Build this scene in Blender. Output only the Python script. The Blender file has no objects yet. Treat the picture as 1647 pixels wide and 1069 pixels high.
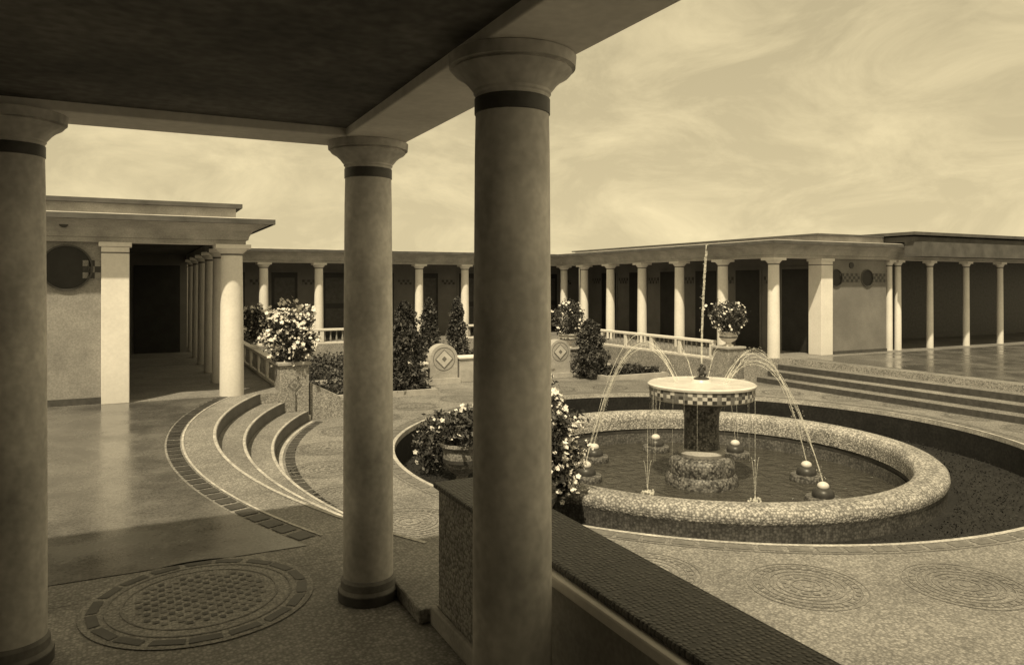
import bpy, math, random
from mathutils import Vector, noise
random.seed(7)
TH = math.radians(26.87)
CT, ST = math.cos(TH), math.sin(TH)
EYE = 1.6
def W(a, b, z=0.0): return (CT*a-ST*b, ST*a+CT*b, z)
def AB(X, Y): return (CT*X+ST*Y, -ST*X+CT*Y)
TINT = (1.0, 0.965, 0.92)

# ------------------------------------------------------------------ materials
def mat(name, v, rough=0.8, var=0.2, scale=3.0, fine=60.0, finev=0.12, bump=0.0, vor=0.0, vorv=0.35,
        streak=1.0, lo=None, spec=0.4, rnd=0.7, gap=0.6, stain=0.0, dirt=0.0):
    m = bpy.data.materials.new(name); m.use_nodes = True
    nt = m.node_tree; N = nt.nodes; L = nt.links
    bs = N['Principled BSDF']; bs.inputs['Roughness'].default_value = rough
    bs.inputs['Specular IOR Level'].default_value = spec
    tc = N.new('ShaderNodeTexCoord'); mp = N.new('ShaderNodeMapping')
    mp.inputs['Scale'].default_value = (1, 1, 1.0/streak)
    L.new(tc.outputs['Object'], mp.inputs['Vector'])
    n1 = N.new('ShaderNodeTexNoise'); n1.inputs['Scale'].default_value = scale
    n1.inputs['Detail'].default_value = 4; n1.inputs['Roughness'].default_value = 0.65
    L.new(mp.outputs[0], n1.inputs['Vector'])
    r = N.new('ShaderNodeMapRange'); r.inputs[1].default_value = 0.3; r.inputs[2].default_value = 0.7
    r.inputs[3].default_value = 1-var; r.inputs[4].default_value = 1+var
    L.new(n1.outputs['Fac'], r.inputs[0])
    val = r.outputs[0]; hgt = n1.outputs['Fac']
    def MUL(a, b):
        q = N.new('ShaderNodeMath'); q.operation = 'MULTIPLY'; L.new(a, q.inputs[0]); L.new(b, q.inputs[1]); return q.outputs[0]
    if finev > 0:
        n2 = N.new('ShaderNodeTexNoise'); n2.inputs['Scale'].default_value = fine; n2.inputs['Detail'].default_value = 1.5
        L.new(tc.outputs['Object'], n2.inputs['Vector'])
        r2 = N.new('ShaderNodeMapRange'); r2.inputs[1].default_value = 0.3; r2.inputs[2].default_value = 0.7
        r2.inputs[3].default_value = 1-finev; r2.inputs[4].default_value = 1+finev
        L.new(n2.outputs['Fac'], r2.inputs[0]); val = MUL(val, r2.outputs[0]); hgt = n2.outputs['Fac']
    if stain > 0:
        n3 = N.new('ShaderNodeTexNoise'); n3.inputs['Scale'].default_value = 0.55; n3.inputs['Detail'].default_value = 4
        n3.inputs['Roughness'].default_value = 0.7; n3.inputs['Distortion'].default_value = 0.8
        L.new(tc.outputs['Object'], n3.inputs['Vector'])
        r6 = N.new('ShaderNodeMapRange'); r6.inputs[1].default_value = 0.38; r6.inputs[2].default_value = 0.62
        r6.inputs[3].default_value = 1-stain; r6.inputs[4].default_value = 1+stain*0.5
        L.new(n3.outputs['Fac'], r6.inputs[0]); val = MUL(val, r6.outputs[0])
    if dirt > 0:
        sx = N.new('ShaderNodeSeparateXYZ'); L.new(tc.outputs['Object'], sx.inputs[0])
        ad = N.new('ShaderNodeMath'); ad.operation = 'MULTIPLY_ADD'; L.new(n1.outputs['Fac'], ad.inputs[0]); ad.inputs[1].default_value = -0.5
        L.new(sx.outputs[2], ad.inputs[2])
        r7 = N.new('ShaderNodeMapRange'); r7.inputs[1].default_value = -0.25; r7.inputs[2].default_value = 0.35
        r7.inputs[3].default_value = 1-dirt; r7.inputs[4].default_value = 1.0
        L.new(ad.outputs[0], r7.inputs[0]); val = MUL(val, r7.outputs[0])
    if vor > 0:
        vo = N.new('ShaderNodeTexVoronoi'); vo.inputs['Scale'].default_value = vor; vo.inputs['Randomness'].default_value = rnd
        L.new(tc.outputs['Object'], vo.inputs['Vector'])
        bw = N.new('ShaderNodeSeparateColor'); L.new(vo.outputs['Color'], bw.inputs[0])
        r3 = N.new('ShaderNodeMapRange'); r3.inputs[3].default_value = 1-vorv; r3.inputs[4].default_value = 1+vorv
        L.new(bw.outputs[0], r3.inputs[0])
        r4 = N.new('ShaderNodeMapRange'); r4.inputs[1].default_value = 0.35; r4.inputs[2].default_value = 0.62
        r4.inputs[3].default_value = 1.0; r4.inputs[4].default_value = gap
        L.new(vo.outputs['Distance'], r4.inputs[0])
        val = MUL(MUL(val, r3.outputs[0]), r4.outputs[0]); hgt = r4.outputs[0]
    vm = N.new('ShaderNodeVectorMath'); vm.operation = 'SCALE'
    vm.inputs[0].default_value = (v*TINT[0], v*TINT[1], v*TINT[2]); L.new(val, vm.inputs['Scale'])
    L.new(vm.outputs[0], bs.inputs['Base Color'])
    if bump > 0:
        bp = N.new('ShaderNodeBump'); bp.inputs['Strength'].default_value = bump; bp.inputs['Distance'].default_value = 0.01
        L.new(hgt, bp.inputs['Height']); L.new(bp.outputs[0], bs.inputs['Normal'])
    if lo is not None:
        r5 = N.new('ShaderNodeMapRange'); r5.inputs[1].default_value = 0.35; r5.inputs[2].default_value = 0.65
        r5.inputs[3].default_value = lo; r5.inputs[4].default_value = rough
        L.new(n1.outputs['Fac'], r5.inputs[0]); L.new(r5.outputs[0], bs.inputs['Roughness'])
    return m

M_STUCCO = mat('column_stucco', 0.66, 0.75, 0.42, 3.4, 34, 0.10, 0.12, streak=1.8, stain=0.30, dirt=0.25)
M_STUCCOW = mat('white_stucco', 0.84, 0.8, 0.07, 3, 30, 0.04, dirt=0.18)
M_BAND = mat('dark_band', 0.07, 0.5, 0.3, 12, finev=0)
M_CEIL = mat('ceiling_dimmed', 0.10, 0.8, 0.5, 1.8, 22, 0.28, stain=0.35)  # contrast with the bounce-lit soffit is put into this dark tone
M_SOFFIT = mat('soffit_plaster_lit', 0.76, 0.8, 0.14, 2.5, 30, 0.05)  # light bounced from outside is put into this pale beam colour
M_CORN = mat('cornice_stone', 0.42, 0.85, 0.28, 2.2, 60, 0.12, streak=0.7, stain=0.12)
M_CORND = mat('cornice_lip', 0.10, 0.85, 0.3, 3.0, finev=0)
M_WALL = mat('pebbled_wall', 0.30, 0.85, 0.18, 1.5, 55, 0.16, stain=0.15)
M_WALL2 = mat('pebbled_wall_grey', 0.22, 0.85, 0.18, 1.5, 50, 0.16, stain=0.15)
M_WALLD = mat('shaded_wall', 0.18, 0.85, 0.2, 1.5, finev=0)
M_DOOR = mat('dark_door', 0.025, 0.5, 0.3, 5, finev=0)
M_TERR = mat('polished_terrace', 0.135, 0.34, 0.2, 1.8, 55, 0.26, 0.03, lo=0.12, spec=0.65, stain=0.25)
M_MOSAIC = mat('mosaic_paving', 0.285, 0.7, 0.16, 1.3, finev=0, bump=0.25, vor=56, vorv=0.28, stain=0.26, gap=0.62)
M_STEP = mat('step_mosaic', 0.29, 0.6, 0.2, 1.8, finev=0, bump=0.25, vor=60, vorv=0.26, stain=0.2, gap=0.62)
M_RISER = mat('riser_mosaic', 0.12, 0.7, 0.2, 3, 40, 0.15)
M_NOSE = mat('nosing', 0.44, 0.6, 0.3, 5, 40, 0.25)
M_TILED = mat('dark_tile', 0.055, 0.45, 0.4, 6, finev=0)
M_LINE = mat('grey_tessera', 0.16, 0.6, 0.3, 14, finev=0)
M_ROS = mat('faded_tessera', 0.185, 0.6, 0.35, 5, 50, 0.25)
M_TILEL = mat('light_tile', 0.55, 0.6, 0.2, 6, finev=0)
M_PEB = mat('basin_pebble', 0.47, 0.75, 0.16, 2.5, finev=0, bump=0.6, vor=40, vorv=0.42, stain=0.2, gap=0.45)
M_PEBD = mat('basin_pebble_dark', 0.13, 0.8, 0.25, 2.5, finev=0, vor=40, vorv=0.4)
M_PARTOP = mat('scale_mosaic_dark', 0.13, 0.45, 0.25, 2.5, finev=0, bump=0.7, vor=58, vorv=0.4, rnd=0.42, gap=0.3, stain=0.25)
M_PARS = mat('parapet_pebble', 0.36, 0.8, 0.2, 3, finev=0, bump=0.4, vor=64, vorv=0.36)
M_SOIL = mat('dark_soil', 0.016, 0.9, 0.4, 4, 30, 0.4)
M_GROUND = mat('sand_ground', 0.28, 0.95, 0.2, 0.3)
M_LEAF = mat('leaf_dark', 0.045, 0.6, 0.4, 6, finev=0)
M_LEAF2 = mat('leaf_mid', 0.11, 0.6, 0.4, 6, finev=0)
M_LEAFD = mat('leaf_darkest', 0.020, 0.75, 0.4, 6, finev=0)  # darkest leaf tone, for the ring bed
M_BARK = mat('bark', 0.08, 0.9, 0.3, 8, finev=0)
M_FLOWER = mat('white_petal', 0.80, 0.7, 0.1, 6, finev=0)
M_BRONZE = mat('bronze', 0.05, 0.4, 0.3, 8, finev=0)
M_DRUM = mat('fountain_mosaic', 0.15, 0.5, 0.3, 4, finev=0, bump=0.3, vor=36, vorv=0.75)
M_DISC = mat('fountain_top', 0.66, 0.35, 0.15, 4, finev=0)

def water_mat():
    m = bpy.data.materials.new('pool_water'); m.use_nodes = True
    nt = m.node_tree; N = nt.nodes; L = nt.links; bs = N['Principled BSDF']
    bs.inputs['Base Color'].default_value = (0.06, 0.057, 0.05, 1); bs.inputs['Roughness'].default_value = 0.14
    tc = N.new('ShaderNodeTexCoord'); n = N.new('ShaderNodeTexNoise'); n.inputs['Scale'].default_value = 7
    n.inputs['Detail'].default_value = 3; n.inputs['Distortion'].default_value = 0.6
    L.new(tc.outputs['Object'], n.inputs['Vector'])
    bp = N.new('ShaderNodeBump'); bp.inputs['Strength'].default_value = 1.0; bp.inputs['Distance'].default_value = 0.09
    L.new(n.outputs['Fac'], bp.inputs['Height']); L.new(bp.outputs[0], bs.inputs['Normal'])
    return m
M_WATER = water_mat()
def jet_mat(name,a0,a1):
    m = bpy.data.materials.new(name); m.use_nodes = True
    nt = m.node_tree; N = nt.nodes; L = nt.links; bs = N['Principled BSDF']
    bs.inputs['Base Color'].default_value = (0.9, 0.88, 0.82, 1); bs.inputs['Roughness'].default_value = 0.25
    tc = N.new('ShaderNodeTexCoord'); n = N.new('ShaderNodeTexNoise'); n.inputs['Scale'].default_value = 30
    L.new(tc.outputs['Object'], n.inputs['Vector'])
    r = N.new('ShaderNodeMapRange'); r.inputs[1].default_value = 0.35; r.inputs[2].default_value = 0.65
    r.inputs[3].default_value = a0; r.inputs[4].default_value = a1
    L.new(n.outputs['Fac'], r.inputs[0]); L.new(r.outputs[0], bs.inputs['Alpha'])
    return m
M_JET = jet_mat('water_spray',0.12,0.65)

# ------------------------------------------------------------------ mesh builder
class MB:
    def __init__(s): s.v=[]; s.f=[]; s.mi=[]; s.m=[]
    def idx(s, m):
        if m not in s.m: s.m.append(m)
        return s.m.index(m)
    def face(s, pts, m):
        i=len(s.v); s.v+= [tuple(p) for p in pts]; s.f.append(tuple(range(i,i+len(pts)))); s.mi.append(s.idx(m))
    def box(s,x0,x1,y0,y1,z0,z1,m,top=None):
        i=len(s.v)
        s.v+=[(x0,y0,z0),(x1,y0,z0),(x1,y1,z0),(x0,y1,z0),(x0,y0,z1),(x1,y0,z1),(x1,y1,z1),(x0,y1,z1)]
        for k,f in enumerate([(0,3,2,1),(4,5,6,7),(0,1,5,4),(1,2,6,5),(2,3,7,6),(3,0,4,7)]):
            s.f.append(tuple(i+q for q in f)); s.mi.append(s.idx(top if (k==1 and top) else m))
    def prism(s,poly,z0,z1,mt,ms,bottom=False):
        n=len(poly)
        s.face([(x,y,z1) for x,y in poly],mt)
        if bottom: s.face([(x,y,z0) for x,y in reversed(poly)],ms)
        for k in range(n):
            x0,y0=poly[k]; x1,y1=poly[(k+1)%n]
            s.face([(x0,y0,z0),(x1,y1,z0),(x1,y1,z1),(x0,y0,z1)],ms)
    def lathe(s,cx,cy,prof,m,seg=32,caps=True,mf=None):
        i=len(s.v); n=len(prof)
        for (r,z) in prof:
            for k in range(seg):
                t=2*math.pi*k/seg; s.v.append((cx+r*math.cos(t),cy+r*math.sin(t),z))
        for j in range(n-1):
            for k in range(seg):
                k2=(k+1)%seg
                s.f.append((i+j*seg+k,i+j*seg+k2,i+(j+1)*seg+k2,i+(j+1)*seg+k))
                s.mi.append(s.idx(mf(j,k) if mf else m))
        if caps:
            s.f.append(tuple(i+(n-1)*seg+k for k in range(seg))); s.mi.append(s.idx(m))
            s.f.append(tuple(i+k for k in reversed(range(seg)))); s.mi.append(s.idx(m))
    def tube(s,p0,p1,r0,r1,m,seg=8):
        p0=Vector(p0);p1=Vector(p1);d=(p1-p0).normalized()
        u=d.orthogonal().normalized();w=d.cross(u);i=len(s.v)
        for p,r in((p0,r0),(p1,r1)):
            for k in range(seg):
                t=2*math.pi*k/seg; s.v.append(tuple(p+u*math.cos(t)*r+w*math.sin(t)*r))
        for k in range(seg):
            k2=(k+1)%seg; s.f.append((i+k,i+k2,i+seg+k2,i+seg+k)); s.mi.append(s.idx(m))
        s.f.append(tuple(i+seg+k for k in range(seg))); s.mi.append(s.idx(m))
    def ball(s,c,r,m,seg=14,ring=8,sq=(1,1,1)):
        i=len(s.v)
        for j in range(ring+1):
            ph=math.pi*j/ring
            for k in range(seg):
                t=2*math.pi*k/seg
                s.v.append((c[0]+r*sq[0]*math.sin(ph)*math.cos(t),c[1]+r*sq[1]*math.sin(ph)*math.sin(t),c[2]-r*sq[2]*math.cos(ph)))
        for j in range(ring):
            for k in range(seg):
                k2=(k+1)%seg; s.f.append((i+j*seg+k,i+j*seg+k2,i+(j+1)*seg+k2,i+(j+1)*seg+k)); s.mi.append(s.idx(m))
    def annulus(s,cx,cy,r0,r1,z,m,t0=0,t1=2*math.pi,seg=64):
        for k in range(seg):
            a=t0+(t1-t0)*k/seg; b=t0+(t1-t0)*(k+1)/seg
            s.face([(cx+r0*math.cos(a),cy+r0*math.sin(a),z),(cx+r1*math.cos(a),cy+r1*math.sin(a),z),
                    (cx+r1*math.cos(b),cy+r1*math.sin(b),z),(cx+r0*math.cos(b),cy+r0*math.sin(b),z)],m)
    def dashes(s,cx,cy,r0,r1,z,m,n,t0=0,t1=2*math.pi,fill=0.7,jit=0.0):
        st=(t1-t0)/n
        for k in range(n):
            a=t0+st*(k+random.uniform(-jit,jit)); s.annulus(cx,cy,r0,r1,z,m,a,a+st*(fill+random.uniform(-jit,jit)),1)
    def build(s,name,parent=None,origin=(0,0,0),smooth=None,bevel=0):
        me=bpy.data.meshes.new(name)
        o=origin
        me.from_pydata([(x-o[0],y-o[1],z-o[2]) for x,y,z in s.v],[],s.f)
        for m in s.m: me.materials.append(m)
        me.polygons.foreach_set('material_index',s.mi)
        if smooth is not None:
            me.polygons.foreach_set('use_smooth',[True]*len(me.polygons))
            me.set_sharp_from_angle(angle=math.radians(smooth))
        me.update()
        ob=bpy.data.objects.new(name,me); bpy.context.collection.objects.link(ob)
        if parent is not None:
            ob.parent=parent; po=parent['o']; ob.location=(o[0]-po[0],o[1]-po[1],o[2]-po[2])
        else:
            ob.location=W(*o); ob.rotation_euler=(0,0,TH)
        if bevel:
            b=ob.modifiers.new('bevel','BEVEL'); b.width=bevel; b.segments=2; b.limit_method='ANGLE'
        return ob
def empty(name,origin=(0,0,0)):
    e=bpy.data.objects.new(name,None); bpy.context.collection.objects.link(e)
    e.location=W(*origin); e.rotation_euler=(0,0,TH); e['o']=list(origin); e.empty_display_size=0.2
    return e
def offset(poly,d):
    n=len(poly); out=[]
    for k in range(n):
        p=poly[k]; q=poly[(k+1)%n]; o=poly[k-1]
        def nr(a,b):
            dx,dy=b[0]-a[0],b[1]-a[1]; l=math.hypot(dx,dy); return (dy/l,-dx/l)
        n1=nr(o,p); n2=nr(p,q); out.append((p[0]+(n1[0]+n2[0])*d,p[1]+(n1[1]+n2[1])*d))
    return out

# ------------------------------------------------------------------ ground & floors
FC = AB(2.5, 9.85)
RB = 4.0
ZL = -0.45
g=MB(); g.face([(-700,-700,-1.4),(700,-700,-1.4),(700,700,-1.4),(-700,700,-1.4)],M_GROUND); g.build('ground')

fl=MB()
x0,x1,y0,y1=-14,32,-12,24
NS=160
angs=sorted([2*math.pi*k/NS for k in range(NS)]+[math.atan2(y-FC[1],x-FC[0])%(2*math.pi) for x in(x0,x1) for y in(y0,y1)])
def rayrect(t):
    c,s=math.cos(t),math.sin(t); r=1e9
    if abs(c)>1e-9: r=min(r,((x1 if c>0 else x0)-FC[0])/c)
    if abs(s)>1e-9: r=min(r,((y1 if s>0 else y0)-FC[1])/s)
    return r
for k in range(len(angs)):
    a=angs[k]; b=angs[(k+1)%len(angs)]; ra,rb=rayrect(a),rayrect(b)
    P=lambda r,t,z:(FC[0]+r*math.cos(t),FC[1]+r*math.sin(t),z)
    fl.face([P(RB,a,ZL),P(ra,a,ZL),P(rb,b,ZL),P(RB,b,ZL)],M_MOSAIC)
    fl.face([P(RB,a,-0.51),P(RB,a,ZL),P(RB,b,ZL),P(RB,b,-0.51)],M_NOSE)
    fl.face([P(RB,a,-0.95),P(RB,a,-0.51),P(RB,b,-0.51),P(RB,b,-0.95)],M_SOIL)
fl.build('mosaic_floor')

dc=MB()
dc.annulus(FC[0],FC[1],RB+0.005,RB+0.05,ZL+0.004,M_NOSE,seg=128)
dc.dashes(FC[0],FC[1],RB+0.07,RB+0.17,ZL+0.004,M_LINE,118,fill=0.8,jit=0.03)
dc.annulus(FC[0],FC[1],RB+0.19,RB+0.21,ZL+0.004,M_ROS,seg=128)
world0=-96-math.degrees(TH)
for k in range(28):
    t=math.radians(world0+k*360/28)
    cx,cy=FC[0]+4.82*math.cos(t),FC[1]+4.82*math.sin(t)
    for (r0,r1) in ((0.385,0.395),(0.345,0.352),(0.29,0.298),(0.24,0.248),(0.19,0.198),(0.09,0.10),(0.0,0.03)):
        dc.annulus(cx,cy,r0,r1,ZL+0.004,M_ROS,seg=28)
    dc.dashes(cx,cy,0.13,0.16,ZL+0.004,M_ROS,12,fill=0.55)
    dc.dashes(cx,cy,0.305,0.338,ZL+0.004,M_ROS,30,fill=0.5,jit=0.06)
for k in range(28):
    t=math.radians(world0+(k+0.5)*360/28)
    for R in (5.55,6.2):
        cx,cy=FC[0]+R*math.cos(t),FC[1]+R*math.sin(t)
        if math.hypot(cx-8.0,cy-7.8)>6.3 and cx<8: continue
        for r in (0.16,0.26,0.36): dc.annulus(cx,cy,r,r+0.012,ZL+0.004,M_ROS,t-1.5,t+1.5,14)
SC=(8.0,7.8)
dc.dashes(SC[0],SC[1],6.42,6.53,ZL+0.004,M_TILED,46,math.radians(149),math.radians(211),fill=0.75,jit=0.04)
dc.annulus(SC[0],SC[1],6.56,6.60,ZL+0.004,M_NOSE,math.radians(149),math.radians(211),40)
dc.build('floor_mosaic_pattern')

def arc_poly(R,b0,b1,al,n=36):
    pts=[(al,b0)]
    for k in range(n+1):
        b=b0+(b1-b0)*k/n; pts.append((SC[0]-math.sqrt(R*R-(b-SC[1])**2),b))
    pts.append((al,b1)); return pts
st=MB()
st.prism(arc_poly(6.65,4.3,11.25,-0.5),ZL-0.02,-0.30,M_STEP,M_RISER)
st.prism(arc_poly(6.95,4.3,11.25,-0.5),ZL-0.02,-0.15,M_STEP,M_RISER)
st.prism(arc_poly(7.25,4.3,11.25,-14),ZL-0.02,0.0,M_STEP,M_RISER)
st.build('curved_steps')
ns=MB()
for R,z in((7.25,0.004),(6.95,-0.146),(6.65,-0.296)):
    t0=math.pi-math.asin(3.4/R); t1=math.pi+math.asin(3.45/R)
    ns.annulus(SC[0],SC[1],R+0.008,R+0.036,z,M_NOSE,t0,t1,40)
ta=math.pi-math.asin(3.35/7.6); tb_=math.pi+math.asin(3.05/7.6)
ns.dashes(SC[0],SC[1],7.60,7.72,0.006,M_TILED,38,ta,tb_,fill=0.78,jit=0.04)
ns.annulus(SC[0],SC[1],7.565,7.585,0.006,M_NOSE,ta,tb_,40)
ns.build('step_edge_tiles')
tr=MB(); tr.face([(x,y,0.004) for x,y in arc_poly(7.74,4.62,11.22,-14)],M_TERR); tr.build('terrace')

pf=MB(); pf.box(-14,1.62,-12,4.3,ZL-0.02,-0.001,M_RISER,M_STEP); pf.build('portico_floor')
rs=MB(); cx,cy=AB(-1.58,3.80)
rs.annulus(cx,cy,0.0,0.55,0.004,M_STEP,seg=64)
rs.dashes(cx,cy,0.47,0.52,0.007,M_TILED,18,fill=0.84,jit=0.04)
rs.annulus(cx,cy,0.43,0.44,0.007,M_ROS,seg=64)
rs.annulus(cx,cy,0.36,0.37,0.007,M_ROS,seg=64)
for i in range(-12,13):
    for j in range(-12,13):
        x,y=i*0.036,j*0.036
        if math.hypot(x,y)<0.32 and (i+j)%2==0: rs.face([(cx+x-0.014,cy+y-0.014,0.007),(cx+x+0.014,cy+y-0.014,0.007),(cx+x+0.014,cy+y+0.014,0.007),(cx+x-0.014,cy+y+0.014,0.007)],M_TILED if random.random()<0.5 else M_LINE)
rs.build('floor_rosette',origin=(cx,cy,0))

uf=MB()
uf.prism([(-14,11.25),(2.12,11.25),(2.12,19.6),(10.7,19.6),(10.7,11.5),(12.4,11.5),(12.4,-12),(32,-12),(32,23.9),(-14,23.9)],ZL-0.02,0.0,M_STEP,M_PARS)
uf.build('colonnade_floor')
es=MB()
for k,(a,z) in enumerate(((12.1,-0.11),(11.8,-0.225),(11.5,-0.34))):
    es.box(a,12.4-0.3*k,-12,11.49,ZL-0.02,z,M_BAND,M_MOSAIC)
es.build('entrance_steps',bevel=0.012)
et=MB(); et.face([(12.75,-12,0.004),(32,-12,0.004),(32,11.3,0.004),(12.75,11.3,0.004)],M_TERR)
et.build('terrace')

# ------------------------------------------------------------------ near columns
def near_column(a,b,name='column'):
    e=MB()
    prof=[(0.150,0.0),(0.150,0.05),(0.138,0.065),(0.138,0.10),(0.126,0.115),(0.1255,0.6),(0.1235,1.3),(0.119,2.0),(0.1165,2.13)]
    e.lathe(a,b,prof,M_STUCCO,64,caps=False,mf=lambda j,k:M_LINE if j<4 else M_STUCCO)
    e.lathe(a,b,[(0.152,0.002),(0.152,0.045)],M_BAND,64,caps=False)
    e.lathe(a,b,[(0.1165,2.13),(0.120,2.132),(0.120,2.178),(0.1165,2.18)],M_BAND,64,caps=False)
    e.lathe(a,b,[(0.1165,2.18),(0.118,2.19),(0.123,2.195),(0.123,2.203),(0.130,2.211),(0.143,2.228),(0.162,2.245),(0.182,2.256),(0.190,2.265),
                 (0.184,2.272),(0.200,2.275),(0.203,2.31)],M_STUCCO,64)
    return e.build(name,origin=(a,b,0),smooth=35)
CA=1.07; RBW=3.74
near_column(CA,2.11); near_column(CA,RBW); near_column(-0.455,RBW); near_column(CA,0.42)
near_column(CA,-1.2)

pr=empty('portico_roof',(0,0,2.3))
bm=MB()
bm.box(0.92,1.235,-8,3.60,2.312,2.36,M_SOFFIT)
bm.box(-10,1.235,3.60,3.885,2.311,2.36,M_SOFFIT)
bm.build('beams',pr,bevel=0.006)
rf=MB()
poly=[(-10,-8),(1.2,-8),(1.2,3.85),(-10,3.85)]
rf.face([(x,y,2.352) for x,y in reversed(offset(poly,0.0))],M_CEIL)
prof=[(0.035,2.36),(0.035,2.42),(0.07,2.47),(0.14,2.53),(0.24,2.58),(0.36,2.61),(0.38,2.61),(0.38,2.68)]
def cornice(o,poly,prof,mats):
    for j in range(len(prof)-1):
        A=offset(poly,prof[j][0]); B=offset(poly,prof[j+1][0]); n=len(A)
        for k in range(n):
            k2=(k+1)%n
            o.face([(A[k][0],A[k][1],prof[j][1]),(A[k2][0],A[k2][1],prof[j][1]),(B[k2][0],B[k2][1],prof[j+1][1]),(B[k][0],B[k][1],prof[j+1][1])],mats(j))
    T=offset(poly,prof[-1][0]); o.face([(x,y,prof[-1][1]) for x,y in T],M_CORN)
cornice(rf,poly,prof,lambda j:M_CORN)
rf.build('ceiling_and_cornice',pr)
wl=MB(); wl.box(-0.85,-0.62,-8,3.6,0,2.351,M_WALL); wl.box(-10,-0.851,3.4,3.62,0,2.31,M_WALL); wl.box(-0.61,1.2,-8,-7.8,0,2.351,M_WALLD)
wl.build('portico_wall')

pp=MB()
pp.box(1.31,1.53,-6,2.40,0.0,0.64,M_PARS)
pp.box(1.27,1.53,2.401,3.27,0.0,0.64,M_PARS)
pp.box(1.25,1.55,-6.02,3.29,0.641,0.668,M_PARTOP)
pp.box(1.225,1.309,-6,2.40,0.60,0.640,M_STUCCOW)
pp.box(1.28,1.308,-6,2.40,0.0,0.599,M_CORN)
pp.box(1.19,1.279,-6,2.40,0.0,0.16,M_CORN)
pp.box(1.24,1.268,2.41,3.30,0.0,0.09,M_CORN); pp.box(1.269,1.56,3.271,3.30,0.0,0.09,M_CORN)
pp.build('parapet_wall',origin=(1.42,3,0),bevel=0.008)
sl=MB(); sl.box(1.19,1.60,3.31,4.12,0.0,0.07,M_STEP); sl.build('stone_sill',origin=(1.4,3.6,0),bevel=0.01)

# ------------------------------------------------------------------ U-shaped colonnade building
B=empty('colonnade_building',(6,20,0))
U=[(-14,11.35),(1.25,11.35),(1.25,20.5),(12.25,20.5),(12.25,11.75),(31,11.75),(31,23.8),(-14,23.8)]
ro=MB()
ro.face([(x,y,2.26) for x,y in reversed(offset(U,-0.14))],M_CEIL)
prof=[(-0.14,2.26),(-0.14,2.14),(0.17,2.14),(0.17,2.20),(0.20,2.205),(0.21,2.25),(0.25,2.32),(0.34,2.38),(0.46,2.415),(0.50,2.415)]
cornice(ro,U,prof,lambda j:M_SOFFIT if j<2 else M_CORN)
lipprof=[(0.50,2.416),(0.52,2.416),(0.52,2.485),(0.46,2.50)]
cornice(ro,U,lipprof,lambda j:M_CORND if j==1 else M_CORN)
ro.box(-14,1.30,11.30,19.0,2.501,2.66,M_CORN); ro.box(-14,1.38,11.22,19.08,2.661,2.72,M_CORND)
ro.box(13.6,15.79,11.75,22.0,2.501,2.66,M_CORN); ro.box(13.5,15.69,11.67,22.08,2.661,2.70,M_CORND)
ro.box(15.8,31,10.80,11.22,2.20,2.53,M_CORND)
ro.box(15.8,31,11.0,22.0,2.531,2.66,M_CORND); ro.box(15.7,31,10.9,22.09,2.69,2.76,M_CORND)
ro.build('roof',B)

def far_col(e,a,b,r,H=2.14):
    e.lathe(a,b,[(r*1.0,0),(r,0.03),(r*0.97,0.8),(r*0.88,H-0.17),(r*0.88,H-0.15)],M_STUCCOW,28,caps=False)
    e.lathe(a,b,[(r*0.9,H-0.15),(r*0.9,H-0.125)],M_LINE,28,caps=False)
    e.lathe(a,b,[(r*0.88,H-0.125),(r*0.95,H-0.115),(r*1.12,H-0.09),(r*1.3,H-0.062),(r*1.34,H-0.055)],M_STUCCOW,28)
    q=r*1.42; e.box(a-q,a+q,b-q,b+q,H-0.054,H+0.002,M_STUCCOW)
cl=MB()
for k in range(1,6): far_col(cl,1.25,11.35+k*9.15/6,0.135)
far_col(cl,1.25,11.35,0.165)
for k in range(6): far_col(cl,3.05+1.44*k,20.5,0.125)
far_col(cl,12.25,20.5,0.125)
for b in (11.75,13.3,14.85,16.4,17.9,19.3): far_col(cl,12.25,b,0.13)
for a in (15.98,16.30,17.50,18.95,20.4,21.9,23.4): far_col(cl,a,11.75,0.08)
cl.build('columns',B,smooth=35)
pi=MB()
for a,b,h in((-0.22,11.35,0.165),(13.68,11.75,0.18),(1.25,20.5,0.14)):
    pi.box(a-h,a+h,b-h,b+h,0,2.08,M_STUCCOW); pi.box(a-h-0.03,a+h+0.03,b-h-0.03,b+h+0.03,2.081,2.141,M_STUCCOW)
    pi.box(a-h-0.006,a+h+0.006,b-h-0.006,b+h+0.006,1.99,2.01,M_LINE)
pi.build('piers',B,bevel=0.008)

wa=MB()
wa.box(-14,-0.386,11.28,11.5,0,2.2,M_WALL)
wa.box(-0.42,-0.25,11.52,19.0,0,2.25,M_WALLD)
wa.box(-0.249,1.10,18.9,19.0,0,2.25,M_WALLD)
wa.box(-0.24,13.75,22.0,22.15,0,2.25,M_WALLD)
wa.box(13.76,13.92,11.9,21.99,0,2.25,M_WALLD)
wa.box(13.88,15.76,11.66,11.88,0,2.2,M_WALL2)
wa.box(15.60,15.75,11.89,15.0,0,2.25,M_BAND); wa.box(15.76,31,14.0,14.15,0,2.25,M_BAND)
wa.build('walls',B)
dr=MB()
dr.box(-14,-0.39,11.262,11.279,0,0.09,M_BAND)
dr.box(13.89,15.77,11.642,11.659,0,0.07,M_BAND)
def checker_b(y,a0,a1,z0,z1,n,rows=2,flip=-1,ml=None):
    w=(a1-a0)/n; h=(z1-z0)/rows
    for i in range(n):
        for j in range(rows):
            m=M_TILED if (i+j)%2 else (ml or M_TILEL)
            dr.box(a0+i*w,a0+(i+1)*w-0.003,min(y,y+flip*0.012),max(y,y+flip*0.012),z0+j*h,z0+(j+1)*h-0.003,m)
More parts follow.
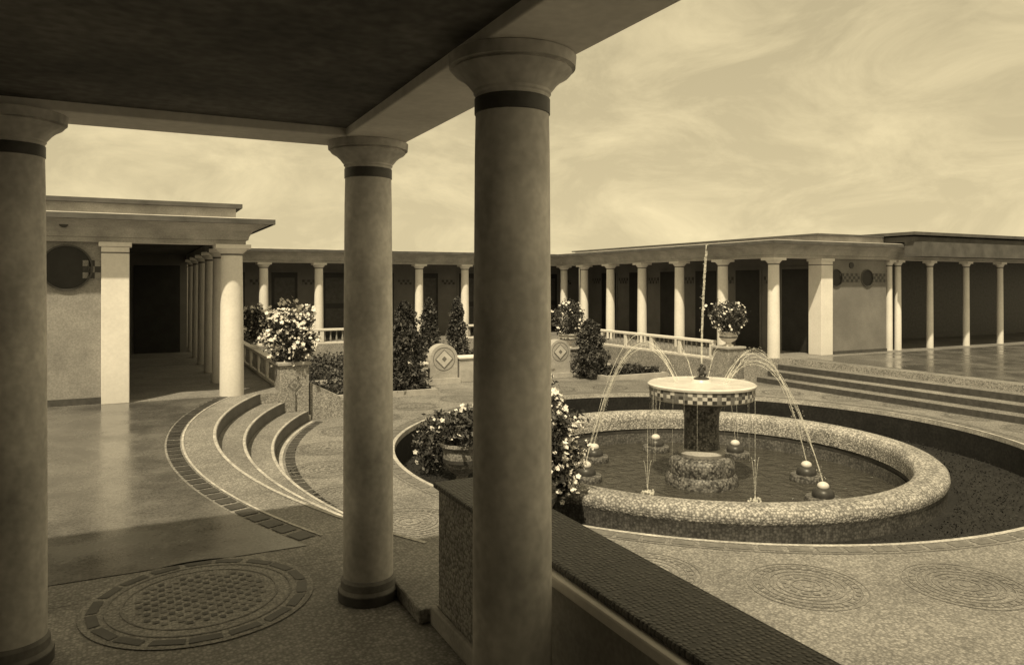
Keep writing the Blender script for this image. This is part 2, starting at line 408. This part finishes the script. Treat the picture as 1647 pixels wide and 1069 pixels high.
def checker_a(x,b0,b1,z0,z1,n,rows=2):
    w=(b1-b0)/n; h=(z1-z0)/rows
    for i in range(n):
        for j in range(rows):
            m=M_TILED if (i+j)%2 else M_LINE
            dr.box(x-0.012,x,b0+i*w,b0+(i+1)*w-0.003,z0+j*h,z0+(j+1)*h-0.003,m)
checker_b(11.279,-0.60,-0.39,1.66,1.90,3,3,ml=M_WALL)
checker_b(11.279,-1.9,-1.02,1.66,1.90,11,3,ml=M_WALL)
checker_b(11.659,14.16,14.84,1.62,1.82,9,3,ml=M_LINE)
checker_b(11.659,15.30,15.72,1.62,1.82,6,3,ml=M_LINE)
def door_b(a,y):
    dr.box(a-0.42,a+0.42,y-0.03,y-0.001,0,1.95,M_WALLD); dr.box(a-0.36,a+0.36,y-0.045,y-0.031,0,1.9,M_DOOR)
    dr.box(a-0.28,a+0.28,y-0.052,y-0.046,0.15,0.85,M_BAND); dr.box(a-0.28,a+0.28,y-0.052,y-0.046,1.0,1.75,M_BAND)
def door_a(x,b,s=-1):
    xa,xb=(x-0.03,x-0.001) if s<0 else (x+0.001,x+0.03)
    dr.box(xa,xb,b-0.46,b+0.46,0,1.98,M_WALLD)
    xa,xb=(x-0.045,x-0.031) if s<0 else (x+0.031,x+0.045)
    dr.box(xa,xb,b-0.40,b+0.40,0,1.92,M_DOOR)
a=2.4
while a<13.2:
    door_b(a,22.0); checker_b(21.999,a+0.50,a+0.94,1.55,1.70,6,2,ml=M_LINE); a+=1.44
b=12.5
while b<21.5:
    door_a(13.76,b); checker_a(13.759,b+0.52,b+1.0,1.58,1.76,7,2); b+=1.53
b=12.4
while b<18.6: door_a(-0.25,b,1); b+=1.5
dr.box(0.0,0.95,18.86,18.899,0,2.0,M_DOOR)
dr.build('doors_and_tile_bands',B)
md=MB()
def medallion(a,y,z,R):
    seg=36
    def ring(r,yy): return [(a+r*math.cos(2*math.pi*k/seg),yy,z+r*math.sin(2*math.pi*k/seg)) for k in range(seg)]
    r0=ring(R,y);r1=ring(R,y-0.03);r2=ring(R*0.93,y-0.03);r3=ring(R*0.92,y-0.012)
    for A_,B_,m in((r0,r1,M_LINE),(r1,r2,M_BAND),(r2,r3,M_BAND)):
        for k in range(seg):
            k2=(k+1)%seg; md.face([A_[k],A_[k2],B_[k2],B_[k]],m)
    md.face(r3,M_DOOR)
medallion(-0.78,11.279,1.80,0.30); medallion(-2.3,11.279,1.80,0.30)
medallion(14.05,11.659,1.71,0.20); medallion(15.08,11.659,1.71,0.20)
for a,y,z,r in((-0.80,11.08,2.36,0.055),(14.56,11.66,2.0,0.07)):
    pts=[(a+r*math.cos(2*math.pi*k/20),y-0.02,z+r*math.sin(2*math.pi*k/20)) for k in range(20)]
    md.face(pts,M_TILED)
    for k in range(20):
        p=pts[k];q=pts[(k+1)%20]; md.face([p,q,(q[0],q[1]+0.05,q[2]),(p[0],p[1]+0.05,p[2])],M_TILED)
md.build('wall_medallions',B)

# ------------------------------------------------------------------ balustrades
def balustrade(axis,c,s0,s1,zt=0.40,name='balustrade'):
    e=MB()
    def bx(p0,p1,w,z0,z1,m):
        if axis=='b': e.box(c-w,c+w,p0,p1,z0,z1,m)
        else: e.box(p0,p1,c-w,c+w,z0,z1,m)
    bx(s0,s1,0.065,zt-0.055,zt,M_STUCCOW); bx(s0,s1,0.05,0.001,0.05,M_STUCCOW)
    n=max(2,int((s1-s0)/0.9))
    for k in range(n+1):
        p=s0+(s1-s0-0.1)*k/n; bx(p,p+0.1,0.052,0.051,zt-0.056,M_STUCCOW)
    n=int((s1-s0)/0.16)
    for k in range(n):
        p=s0+0.08+(s1-s0-0.16)*k/n
        a,b=(c,p) if axis=='b' else (p,c)
        e.lathe(a,b,[(0.018,0.05),(0.03,0.12),(0.016,0.22),(0.022,zt-0.056)],M_WALL,8,caps=False)
    o=(c,(s0+s1)/2,0) if axis=='b' else ((s0+s1)/2,c,0)
    return e.build(name,origin=o,bevel=0.006)
balustrade('b',1.98,11.75,19.5); balustrade('b',10.82,12.0,17.2)
balustrade('a',19.75,2.2,6.6); balustrade('a',19.75,8.4,10.6)

# ------------------------------------------------------------------ vegetation
def leafq(e,p,s,m,up=0.3):
    n=Vector((random.gauss(0,1),random.gauss(0,1),random.gauss(0,1)+up)).normalized()
    u=n.orthogonal().normalized(); w=n.cross(u); t=random.uniform(0,6.28)
    u2=u*math.cos(t)+w*math.sin(t); w2=n.cross(u2)
    l=s*random.uniform(0.7,1.4); q=l*random.uniform(0.4,0.6)
    p=Vector(p)
    e.face([p-u2*l,p-w2*q,p+u2*l,p+w2*q],m)
def lump(d,f=2.0,o=0.0): return 1+0.28*noise.noise(Vector((d[0]*f+o,d[1]*f+o*1.7,d[2]*f)))*2
def flower(e,p,s):
    n=Vector((random.gauss(0,0.6),random.gauss(0,0.6)-0.4,random.uniform(0.2,1))).normalized()
    u=n.orthogonal().normalized(); w=n.cross(u)
    for q in range(5):
        t=2*math.pi*q/5; d=u*math.cos(t)+w*math.sin(t); c=n.cross(d)
        e.face([p,p+d*s*0.6+c*s*0.4+n*s*0.15,p+d*s+n*s*0.25,p+d*s*0.6-c*s*0.4+n*s*0.15],M_FLOWER)
def bush(e,c,rx,rz,n,fl=0.0,s=0.03,o=0.0,fs=0.034):
    for k in range(n):
        d=Vector((random.gauss(0,1),random.gauss(0,1),random.gauss(0,1))).normalized()
        r=lump(d,2.3,o)*random.uniform(0.35,1.0)**0.45
        if random.random()<0.06: r*=1.15
        p=(c[0]+d.x*rx*r,c[1]+d.y*rx*r,c[2]+d.z*rz*r)
        leafq(e,p,s,M_LEAF if random.random()<0.62 else M_LEAF2)
    nf=int(n*fl)
    for k in range(nf):
        d=Vector((random.gauss(0,1),random.gauss(0,1),random.gauss(0,1)+0.2)).normalized()
        if noise.noise(d*3.1+Vector((o+5,0,0)))<-0.12: continue
        r=lump(d,2.3,o)*random.uniform(0.95,1.14)
        flower(e,Vector((c[0]+d.x*rx*r,c[1]+d.y*rx*r,c[2]+d.z*rz*r)),fs*random.uniform(0.6,1.3))
def conifer(a,b,z,h,w,n=3000,name='conifer_tree'):
    e=MB(); e.tube((a,b,z),(a+0.02,b,z+h*0.55),0.045,0.025,M_BARK,8); e.tube((a+0.02,b,z+h*0.55),(a,b+0.01,z+h*0.93),0.025,0.008,M_BARK,6)
    for k in range(16):
        t=random.uniform(0.1,0.85); an=random.uniform(0,6.28); rr=w*0.45*(1-t)**0.6
        e.tube((a,b,z+h*t),(a+rr*math.cos(an),b+rr*math.sin(an),z+h*t+0.14),0.014,0.005,M_BARK,5)
    o=random.uniform(0,50)
    for k in range(n):
        t=random.random()**1.1; an=random.uniform(0,6.283)
        pr=(min(1,t/0.12+0.45))*(1-t)**0.45
        R=w*0.5*pr*(1+0.7*noise.noise(Vector((math.cos(an)*1.6+o,math.sin(an)*1.6,t*7))))
        r=R*random.uniform(0.3,1)**0.4*(1.0 if random.random()<0.9 else 1.25)
        leafq(e,(a+r*math.cos(an),b+r*math.sin(an),z+0.05+t*h*0.98),0.036,M_LEAF if random.random()<0.8 else M_LEAF2)
    return e.build(name,origin=(a,b,z))
def wconifer(X,Y,z,h,w,**k):
    a,b=AB(X,Y); conifer(a,b,z,h,w,**k)
wconifer(-2.0,13.9,ZL,1.68,0.78,n=5400)
wconifer(-1.86,16.8,ZL,1.68,0.62); wconifer(-1.30,17.8,ZL,1.70,0.58)
wconifer(1.68,16.1,ZL,1.24,0.80,n=4000)
wconifer(-2.5,14.6,ZL,1.0,0.55)

def flower_shrub(a,b,zc,rx,rz,n,o,fl=0.12,name='flowering_shrub',s=0.03,fs=0.030):
    e=MB()
    for k in range(9):
        an=random.uniform(0,6.28); e.tube((a,b,zc-rz),(a+0.6*rx*math.cos(an),b+0.6*rx*math.sin(an),zc+rz*random.uniform(-0.2,0.5)),0.012,0.005,M_BARK,5)
    bush(e,(a,b,zc),rx,rz,n,fl,s,o,fs); return e.build(name,origin=(a,b,zc-rz))
def pedestal(a,b,z0,z1,h,name='stone_pedestal',emb=True):
    e=MB(); e.box(a-h,a+h,b-h,b+h,z0,z1-0.05,M_PARS); e.box(a-h-0.03,a+h+0.03,b-h-0.03,b+h+0.03,z1-0.049,z1,M_CORN)
    e.box(a-h-0.02,a+h+0.02,b-h-0.02,b+h+0.02,z0,z0+0.08,M_CORN)
    if emb:
        zc=(z0+z1)/2+0.10; q=h*0.5
        for d,m,f in((0.006,M_LINE,1),(0.010,M_PARS,0.72),(0.014,M_LINE,0.35)):
            r=q*f; e.face([(a-r,b-h-d,zc),(a,b-h-d,zc-r),(a+r,b-h-d,zc),(a,b-h-d,zc+r)],m)
    return e.build(name,origin=(a,b,z0),bevel=0.01)
pedestal(2.12,11.50,ZL,0.43,0.21)
flower_shrub(2.12,11.5,0.80,0.35,0.42,3000,3,0.30,fs=0.030)
flower_shrub(1.98,14.4,0.85,0.26,0.30,1500,9,0.18,fs=0.03)
pedestal(10.95,11.72,ZL,0.30,0.22)
cw=MB()
A_=[(2.36,11.38),(3.15,11.30),(3.15,11.50),(2.36,11.62)]; zt=[0.10,-0.30,-0.30,0.10]
cw.face([(A_[k][0],A_[k][1],zt[k]) for k in range(4)],M_TILEL)
for k in range(4):
    k2=(k+1)%4; cw.face([(A_[k][0],A_[k][1],ZL),(A_[k2][0],A_[k2][1],ZL),(A_[k2][0],A_[k2][1],zt[k2]),(A_[k][0],A_[k][1],zt[k])],M_PARS)
cw.build('cheek_wall',origin=(2.7,11.4,ZL))
def urn(a,b,z,r,h,name='stone_urn',m=None):
    e=MB(); m=m or M_PARS
    e.lathe(a,b,[(r*0.55,z),(r*0.55,z+h*0.08),(r*0.3,z+h*0.16),(r*0.3,z+h*0.24),(r*0.75,z+h*0.40),(r*0.98,z+h*0.62),(r*0.95,z+h*0.80),(r*1.0,z+h*0.88),
                 (r*1.12,z+h*0.94),(r*1.12,z+h),(r*0.9,z+h),(r*0.88,z+h*0.9)],m,28,mf=None)
    e.lathe(a,b,[(r*0.985,z+h*0.58),(r*0.99,z+h*0.66)],M_TILED,28,caps=False)
    return e.build(name,origin=(a,b,z),smooth=40)
urn(10.95,11.72,0.30,0.19,0.30,m=M_STUCCOW); flower_shrub(10.95,11.72,0.88,0.34,0.33,2200,14,0.06,fs=0.032)
a,b=AB(1.28,16.9); pedestal(a,b,ZL,0.15,0.2,emb=False); urn(a,b,0.15,0.2,0.3,m=M_STUCCOW); flower_shrub(a,b,0.78,0.36,0.40,2300,21,0.05)
a,b=AB(-0.60,9.0); urn(a,b,-0.84,0.24,0.52); flower_shrub(a,b,-0.13,0.34,0.20,1800,31,0.03)
a,b=AB(0.22,7.45); urn(a,b,-0.84,0.24,0.50); flower_shrub(a,b,0.08,0.42,0.48,4200,41,0.30,fs=0.024)
a,b=AB(0.46,7.55); flower_shrub(a,b,-0.27,0.23,0.30,1300,45,0.50,fs=0.024)
a,b=AB(-0.95,9.6); flower_shrub(a,b,-0.45,0.3,0.34,1600,51,0.02)

def stele(a,b,z,w,h,name='stone_stele'):
    e=MB(); t=0.13; n=14; R=w/2
    pts=[(-R,0),(R,0)]+[(R*math.cos(math.pi*k/n),h-R+R*math.sin(math.pi*k/n)) for k in range(n+1)]
    F=[(a+x,b-t,z+y) for x,y in pts]; K=[(a+x,b+t,z+y) for x,y in pts]
    e.face(F,M_CORN); e.face(list(reversed(K)),M_CORN)
    for k in range(len(pts)):
        k2=(k+1)%len(pts); e.face([F[k],K[k],K[k2],F[k2]],M_CORN)
    e.box(a-R-0.05,a+R+0.05,b-t-0.05,b+t+0.05,z,z+0.1,M_CORN)
    zc=z+h-R; y=b-t-0.006
    r0,r1=R*0.76,R*0.8
    for k in range(28):
        a0,a1=2*math.pi*k/28,2*math.pi*(k+1)/28
        e.face([(a+r0*math.cos(a0),y,zc+r0*math.sin(a0)),(a+r1*math.cos(a0),y,zc+r1*math.sin(a0)),(a+r1*math.cos(a1),y,zc+r1*math.sin(a1)),(a+r0*math.cos(a1),y,zc+r0*math.sin(a1))],M_ROS)
    def dia(q,yy,m): e.face([(a-q,yy,zc),(a,yy,zc-q),(a+q,yy,zc),(a,yy,zc+q)],m)
    dia(R*0.66,y-0.004,M_ROS); dia(R*0.58,y-0.008,M_TILEL); dia(R*0.18,y-0.012,M_ROS)
    return e.build(name,origin=(a,b,z))
stele(5.65,14.35,ZL,0.60,0.80); stele(8.25,14.1,ZL,0.52,0.82)
lw=MB(); lw.box(5.99,7.95,14.2,14.5,ZL,0.03,M_CORN); lw.box(5.97,7.97,14.17,14.53,0.031,0.08,M_STUCCOW)
lw.build('low_wall',origin=(7,14.3,ZL),bevel=0.01)
lw=MB(); lw.box(4.6,5.30,14.2,14.5,ZL,-0.05,M_CORN); lw.box(4.58,5.3,14.17,14.53,-0.049,0.0,M_STUCCOW)
lw.build('low_wall',origin=(5,14.3,ZL),bevel=0.01)

def bed(poly,n,name='planting_bed',hh=0.16):
    e=MB(); z=ZL
    e.prism(poly,z,z+0.10,M_CORN,M_CORN)
    inn=offset(poly,-0.09); e.face([(x,y,z+0.106) for x,y in inn],M_SOIL)
    xs=[p[0] for p in inn]; ys=[p[1] for p in inn]
    for k in range(n):
        x=random.uniform(min(xs),max(xs)); y=random.uniform(min(ys),max(ys))
        hz=hh*max(0.1,(0.6+0.9*noise.noise(Vector((x*2.1,y*2.1,0)))))
        leafq(e,(x,y,z+0.11+random.uniform(0,hz)),0.035,M_LEAF if random.random()<0.7 else M_LEAF2)
    return e.build(name,origin=(poly[0][0],poly[0][1],z))
bed([(2.6,12.9),(5.0,12.9),(5.0,14.1),(2.6,14.1)],4500)
bed([(8.8,13.0),(10.4,13.0),(10.4,14.1),(8.8,14.1)],3000)
bed([(2.6,15.0),(6.2,15.0),(6.2,18.8),(2.6,18.8)],7000,hh=0.3)
bed([(7.6,15.0),(10.3,15.0),(10.3,18.8),(7.6,18.8)],5500,hh=0.25)

rb=MB(); rb.annulus(FC[0],FC[1],2.6,RB-0.001,-0.86,M_SOIL,seg=96)
for k in range(9000):
    t=random.uniform(0,6.283); r=random.uniform(2.90,3.96)
    x,y=FC[0]+r*math.cos(t),FC[1]+r*math.sin(t)
    hz=0.05*max(0.1,(0.55+1.0*noise.noise(Vector((x*2.4,y*2.4,0)))))
    leafq(rb,(x,y,-0.85+random.uniform(0,hz)),0.014,M_LEAFD)
rb.build('planting_bed',origin=(FC[0],FC[1],-0.86))

# ------------------------------------------------------------------ fountain
F=empty('fountain',(FC[0],FC[1],-0.9)); fx,fy=FC
bs=MB()
R=2.84
prof=[(R-0.03,-1.0),(R-0.03,-0.72),(R-0.01,-0.68),(R,-0.63),(R-0.01,-0.585),(R-0.05,-0.55),(R-0.12,-0.532),(R-0.20,-0.53),(R-0.28,-0.54),(R-0.34,-0.565),(R-0.37,-0.60),
      (R-0.375,-0.66),(R-0.375,-0.80)]
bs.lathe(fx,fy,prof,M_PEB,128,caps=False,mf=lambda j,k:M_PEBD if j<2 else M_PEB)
bs.lathe(fx,fy,[(R-0.372,-0.80),(R-0.36,-0.805),(R-0.36,-0.87)],M_TILED,128,caps=False)
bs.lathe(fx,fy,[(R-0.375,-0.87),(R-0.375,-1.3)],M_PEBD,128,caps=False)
bs.build('basin',F,origin=(fx,fy,-0.9),smooth=50)
w=MB(); w.annulus(fx,fy,0.0,R-0.37,-1.03,M_WATER,seg=96); w.build('water',F,origin=(fx,fy,-1.03))
pd=MB()
pd.lathe(fx,fy,[(0.47,-1.2),(0.47,-0.98),(0.46,-0.93),(0.43,-0.89)],M_DRUM,48)
pd.lathe(fx,fy,[(0.42,-0.889),(0.43,-0.80),(0.42,-0.73),(0.38,-0.68),(0.33,-0.655)],M_DRUM,48)
pd.lathe(fx,fy,[(0.30,-0.654),(0.31,-0.62),(0.29,-0.585),(0.24,-0.57)],M_CORN,48)
pd.lathe(fx,fy,[(0.235,-0.57),(0.225,-0.45),(0.225,-0.2),(0.235,-0.1),(0.27,-0.02),(0.34,0.03),(0.50,0.065),(0.66,0.085)],M_DRUM,48,caps=False)
pd.build('pedestal',F,origin=(fx,fy,-0.9),smooth=35)
tb=MB()
prof=[(0.66,0.085),(0.675,0.10),(0.68,0.145),(0.68,0.19),(0.68,0.235),(0.695,0.245),(0.70,0.27),(0.68,0.285),(0.62,0.275),(0.4,0.285),(0.14,0.30),(0.12,0.33),(0.05,0.335)]
rk=random.Random(5)
def tf(j,k):
    if j in(1,2,3): return (M_TILED if (j+k)%2 else M_TILEL) if rk.random()<0.65 else M_LINE
    return M_DISC
tb.lathe(fx,fy,prof,M_DISC,72,mf=tf); tb.build('bowl',F,origin=(fx,fy,0.1),smooth=35)
sg=MB()
sg.lathe(fx,fy,[(0.10,0.33),(0.10,0.345),(0.07,0.36)],M_BRONZE,16)
sg.ball((fx,fy,0.43),0.04,M_BRONZE,12,8,(1,0.8,1.4)); sg.ball((fx,fy-0.005,0.512),0.024,M_BRONZE)
for s in(-1,1):
    sg.tube((fx+s*0.015,fy,0.41),(fx+s*0.05,fy-0.035,0.40),0.018,0.014,M_BRONZE); sg.tube((fx+s*0.05,fy-0.035,0.405),(fx+s*0.045,fy,0.35),0.014,0.010,M_BRONZE)
    sg.tube((fx+s*0.03,fy,0.475),(fx+s*0.065,fy,0.44),0.012,0.010,M_BRONZE); sg.tube((fx+s*0.065,fy,0.445),(fx+s*0.035,fy-0.03,0.51),0.010,0.007,M_BRONZE)
sg.build('figurine',F,origin=(fx,fy,0.33),smooth=60)
noz=[(1.22,11.05),(0.99,9.95),(2.26,11.73),(3.38,11.3),(3.93,9.96),(3.72,8.92)]
for X,Y in noz:
    a,b=AB(X,Y); e=MB()
    e.lathe(a,b,[(0.20,-1.06),(0.215,-1.0),(0.20,-0.955),(0.16,-0.95)],M_DRUM,28)
    e.lathe(a,b,[(0.125,-0.949),(0.13,-0.92),(0.115,-0.88),(0.085,-0.85),(0.06,-0.845)],M_BRONZE,24)
    e.ball((a,b,-0.825),0.07,M_DISC,16,8,(1,1,0.75)); e.build('spout_dome',F,origin=(a,b,-1.0),smooth=40)
def jet(pts,r,nm='water_jet'):
    cu=bpy.data.curves.new(nm,'CURVE'); cu.dimensions='3D'; cu.bevel_depth=r; cu.bevel_resolution=1
    sp=cu.splines.new('POLY'); sp.points.add(len(pts)-1)
    for i,p in enumerate(pts):
        sp.points[i].co=(p[0]-fx,p[1]-fy,p[2]+0.9,1); sp.points[i].radius=0.7+0.6*random.random()
    cu.materials.append(M_JET)
    o=bpy.data.objects.new(nm,cu); bpy.context.collection.objects.link(o); o.parent=F
def arc(p0,p1,zp,n=26,jit=0.0):
    z0,z1=p0[2],p1[2]; u=math.sqrt(zp-z0); v=math.sqrt(zp-z1); tp=u/(u+v); pts=[]
    for k in range(n+1):
        t=k/n; z=zp-((t-tp)/tp)**2*(zp-z0)
        pts.append((p0[0]+(p1[0]-p0[0])*t+random.gauss(0,jit),p0[1]+(p1[1]-p0[1])*t+random.gauss(0,jit),z))
    return pts
def beads(pts,e,n,s,sd=0.018):
    for k in range(n):
        i=random.randrange(len(pts)-1); t=random.random(); p=[pts[i][q]*(1-t)+pts[i+1][q]*t+random.gauss(0,sd) for q in range(3)]
        e.ball(p,s*random.uniform(0.5,1.3),M_JET,5,3)
sp=MB()
for (X,Y),zp in (((1.22,11.05),0.74),((0.99,9.95),0.80),((3.93,9.96),0.72),((3.72,8.92),0.62)):
    a,b=AB(X,Y); d=Vector((fx-a,fy-b)).normalized()
    for q in range(4):
        off=random.gauss(0,0.07)
        P=arc((a,b,-0.78),(fx-d.x*0.34-d.y*off,fy-d.y*0.34+d.x*off,0.30),zp+random.gauss(0,0.05),jit=0.002)
        jet(P,0.0036); beads(P,sp,50,0.0045,0.024)
for (X,Y),zp in (((2.26,11.73),0.7),((3.38,11.3),0.7)):
    a,b=AB(X,Y); d=Vector((fx-a,fy-b)).normalized()
    for q in range(2):
        P=arc((a,b,-0.78),(fx-d.x*0.3,fy-d.y*0.3,0.30),zp-0.05*q,jit=0.002); jet(P,0.0026)
top=[(fx+0.04*(k/16)**2,fy-0.05*(k/16)**2,0.5+1.6*k/16) for k in range(17)]
jet(top,0.009); jet([(p[0]+0.013,p[1],p[2]-0.08) for p in top],0.006)
beads(top,sp,90,0.006)
for k in range(22):
    t=random.uniform(0,6.28); x,y=fx+0.70*math.cos(t),fy+0.70*math.sin(t); zz=random.uniform(-0.1,-0.9)
    sp.tube((x,y,0.26),(x+0.03*math.cos(t),y+0.03*math.sin(t),zz),0.0016,0.001,M_JET,4)
for X,Y,h in((1.68,9.25,0.95),(2.90,8.9,1.25)):
    a,b=AB(X,Y)
    P=[(a,b,-1.0+h*k/10) for k in range(11)]; jet(P,0.0028)
    for s in(-1,1):
        c,d=AB(X+0.10*s,Y); P=arc((a,b,-1.0),(c,d,-1.0),-1.0+0.42*h); jet(P[:14],0.0028)
    for k in range(40):
        t=random.uniform(0,6.28); r=random.uniform(0,0.09); sp.ball((a+r*math.cos(t),b+r*math.sin(t),-1.02+random.uniform(0,0.05)),0.013,M_JET,6,4)
sp.build('spray_drops',F,origin=(fx,fy,-0.9))

# ------------------------------------------------------------------ light, world, camera
SV=Vector((-0.25,-0.97,0)).normalized(); EL=math.radians(58)
sv=Vector((SV.x*math.cos(EL),SV.y*math.cos(EL),math.sin(EL)))
sd=bpy.data.lights.new('sun','SUN'); sd.energy=4.6; sd.angle=math.radians(1.2); sd.color=(1.0,0.85,0.56)
so=bpy.data.objects.new('sun',sd); bpy.context.collection.objects.link(so); so.rotation_euler=(-sv).to_track_quat('-Z','Y').to_euler(); so.location=(0,-10,20)
w=bpy.data.worlds.new('World'); bpy.context.scene.world=w; w.use_nodes=True
nt=w.node_tree; N=nt.nodes; L=nt.links; bg=N['Background']; bg.inputs['Strength'].default_value=0.12
sk=N.new('ShaderNodeTexSky'); sk.sky_type='NISHITA'; sk.sun_disc=False; sk.sun_elevation=EL; sk.sun_rotation=math.atan2(SV.x,SV.y)
bw=N.new('ShaderNodeRGBToBW'); L.new(sk.outputs[0],bw.inputs[0])
pw=N.new('ShaderNodeMath'); pw.operation='POWER'; pw.inputs[1].default_value=0.28; L.new(bw.outputs[0],pw.inputs[0])
tc=N.new('ShaderNodeTexCoord'); mp=N.new('ShaderNodeMapping'); mp.inputs['Scale'].default_value=(1.8,1.8,4.0); mp.inputs['Location'].default_value=(0.3,0.1,0.2); L.new(tc.outputs['Generated'],mp.inputs[0])
no=N.new('ShaderNodeTexNoise'); no.inputs['Scale'].default_value=3.2; no.inputs['Detail'].default_value=8; no.inputs['Roughness'].default_value=0.66; no.inputs['Distortion'].default_value=0.5; L.new(mp.outputs[0],no.inputs[0])
rr=N.new('ShaderNodeMapRange'); rr.inputs[1].default_value=0.42; rr.inputs[2].default_value=0.70; rr.inputs[3].default_value=3.55; rr.inputs[4].default_value=4.85; L.new(no.outputs['Fac'],rr.inputs[0])
mu=N.new('ShaderNodeMath'); mu.operation='MULTIPLY'; L.new(pw.outputs[0],mu.inputs[0]); L.new(rr.outputs[0],mu.inputs[1])
vm=N.new('ShaderNodeVectorMath'); vm.operation='SCALE'; vm.inputs[0].default_value=(1.0,0.84,0.50); L.new(mu.outputs[0],vm.inputs['Scale'])
L.new(vm.outputs[0],bg.inputs['Color'])
cd=bpy.data.cameras.new('camera'); cd.sensor_width=36; cd.lens=36*1200/1647; cd.shift_y=-0.0483; cd.clip_start=0.05; cd.clip_end=3000
co=bpy.data.objects.new('camera',cd); bpy.context.collection.objects.link(co); co.location=(0,0,EYE); co.rotation_euler=(math.radians(90),0,0)
bpy.context.scene.camera=co
bpy.context.scene.view_settings.view_transform='Standard'; bpy.context.scene.view_settings.look='None'; bpy.context.scene.view_settings.exposure=0
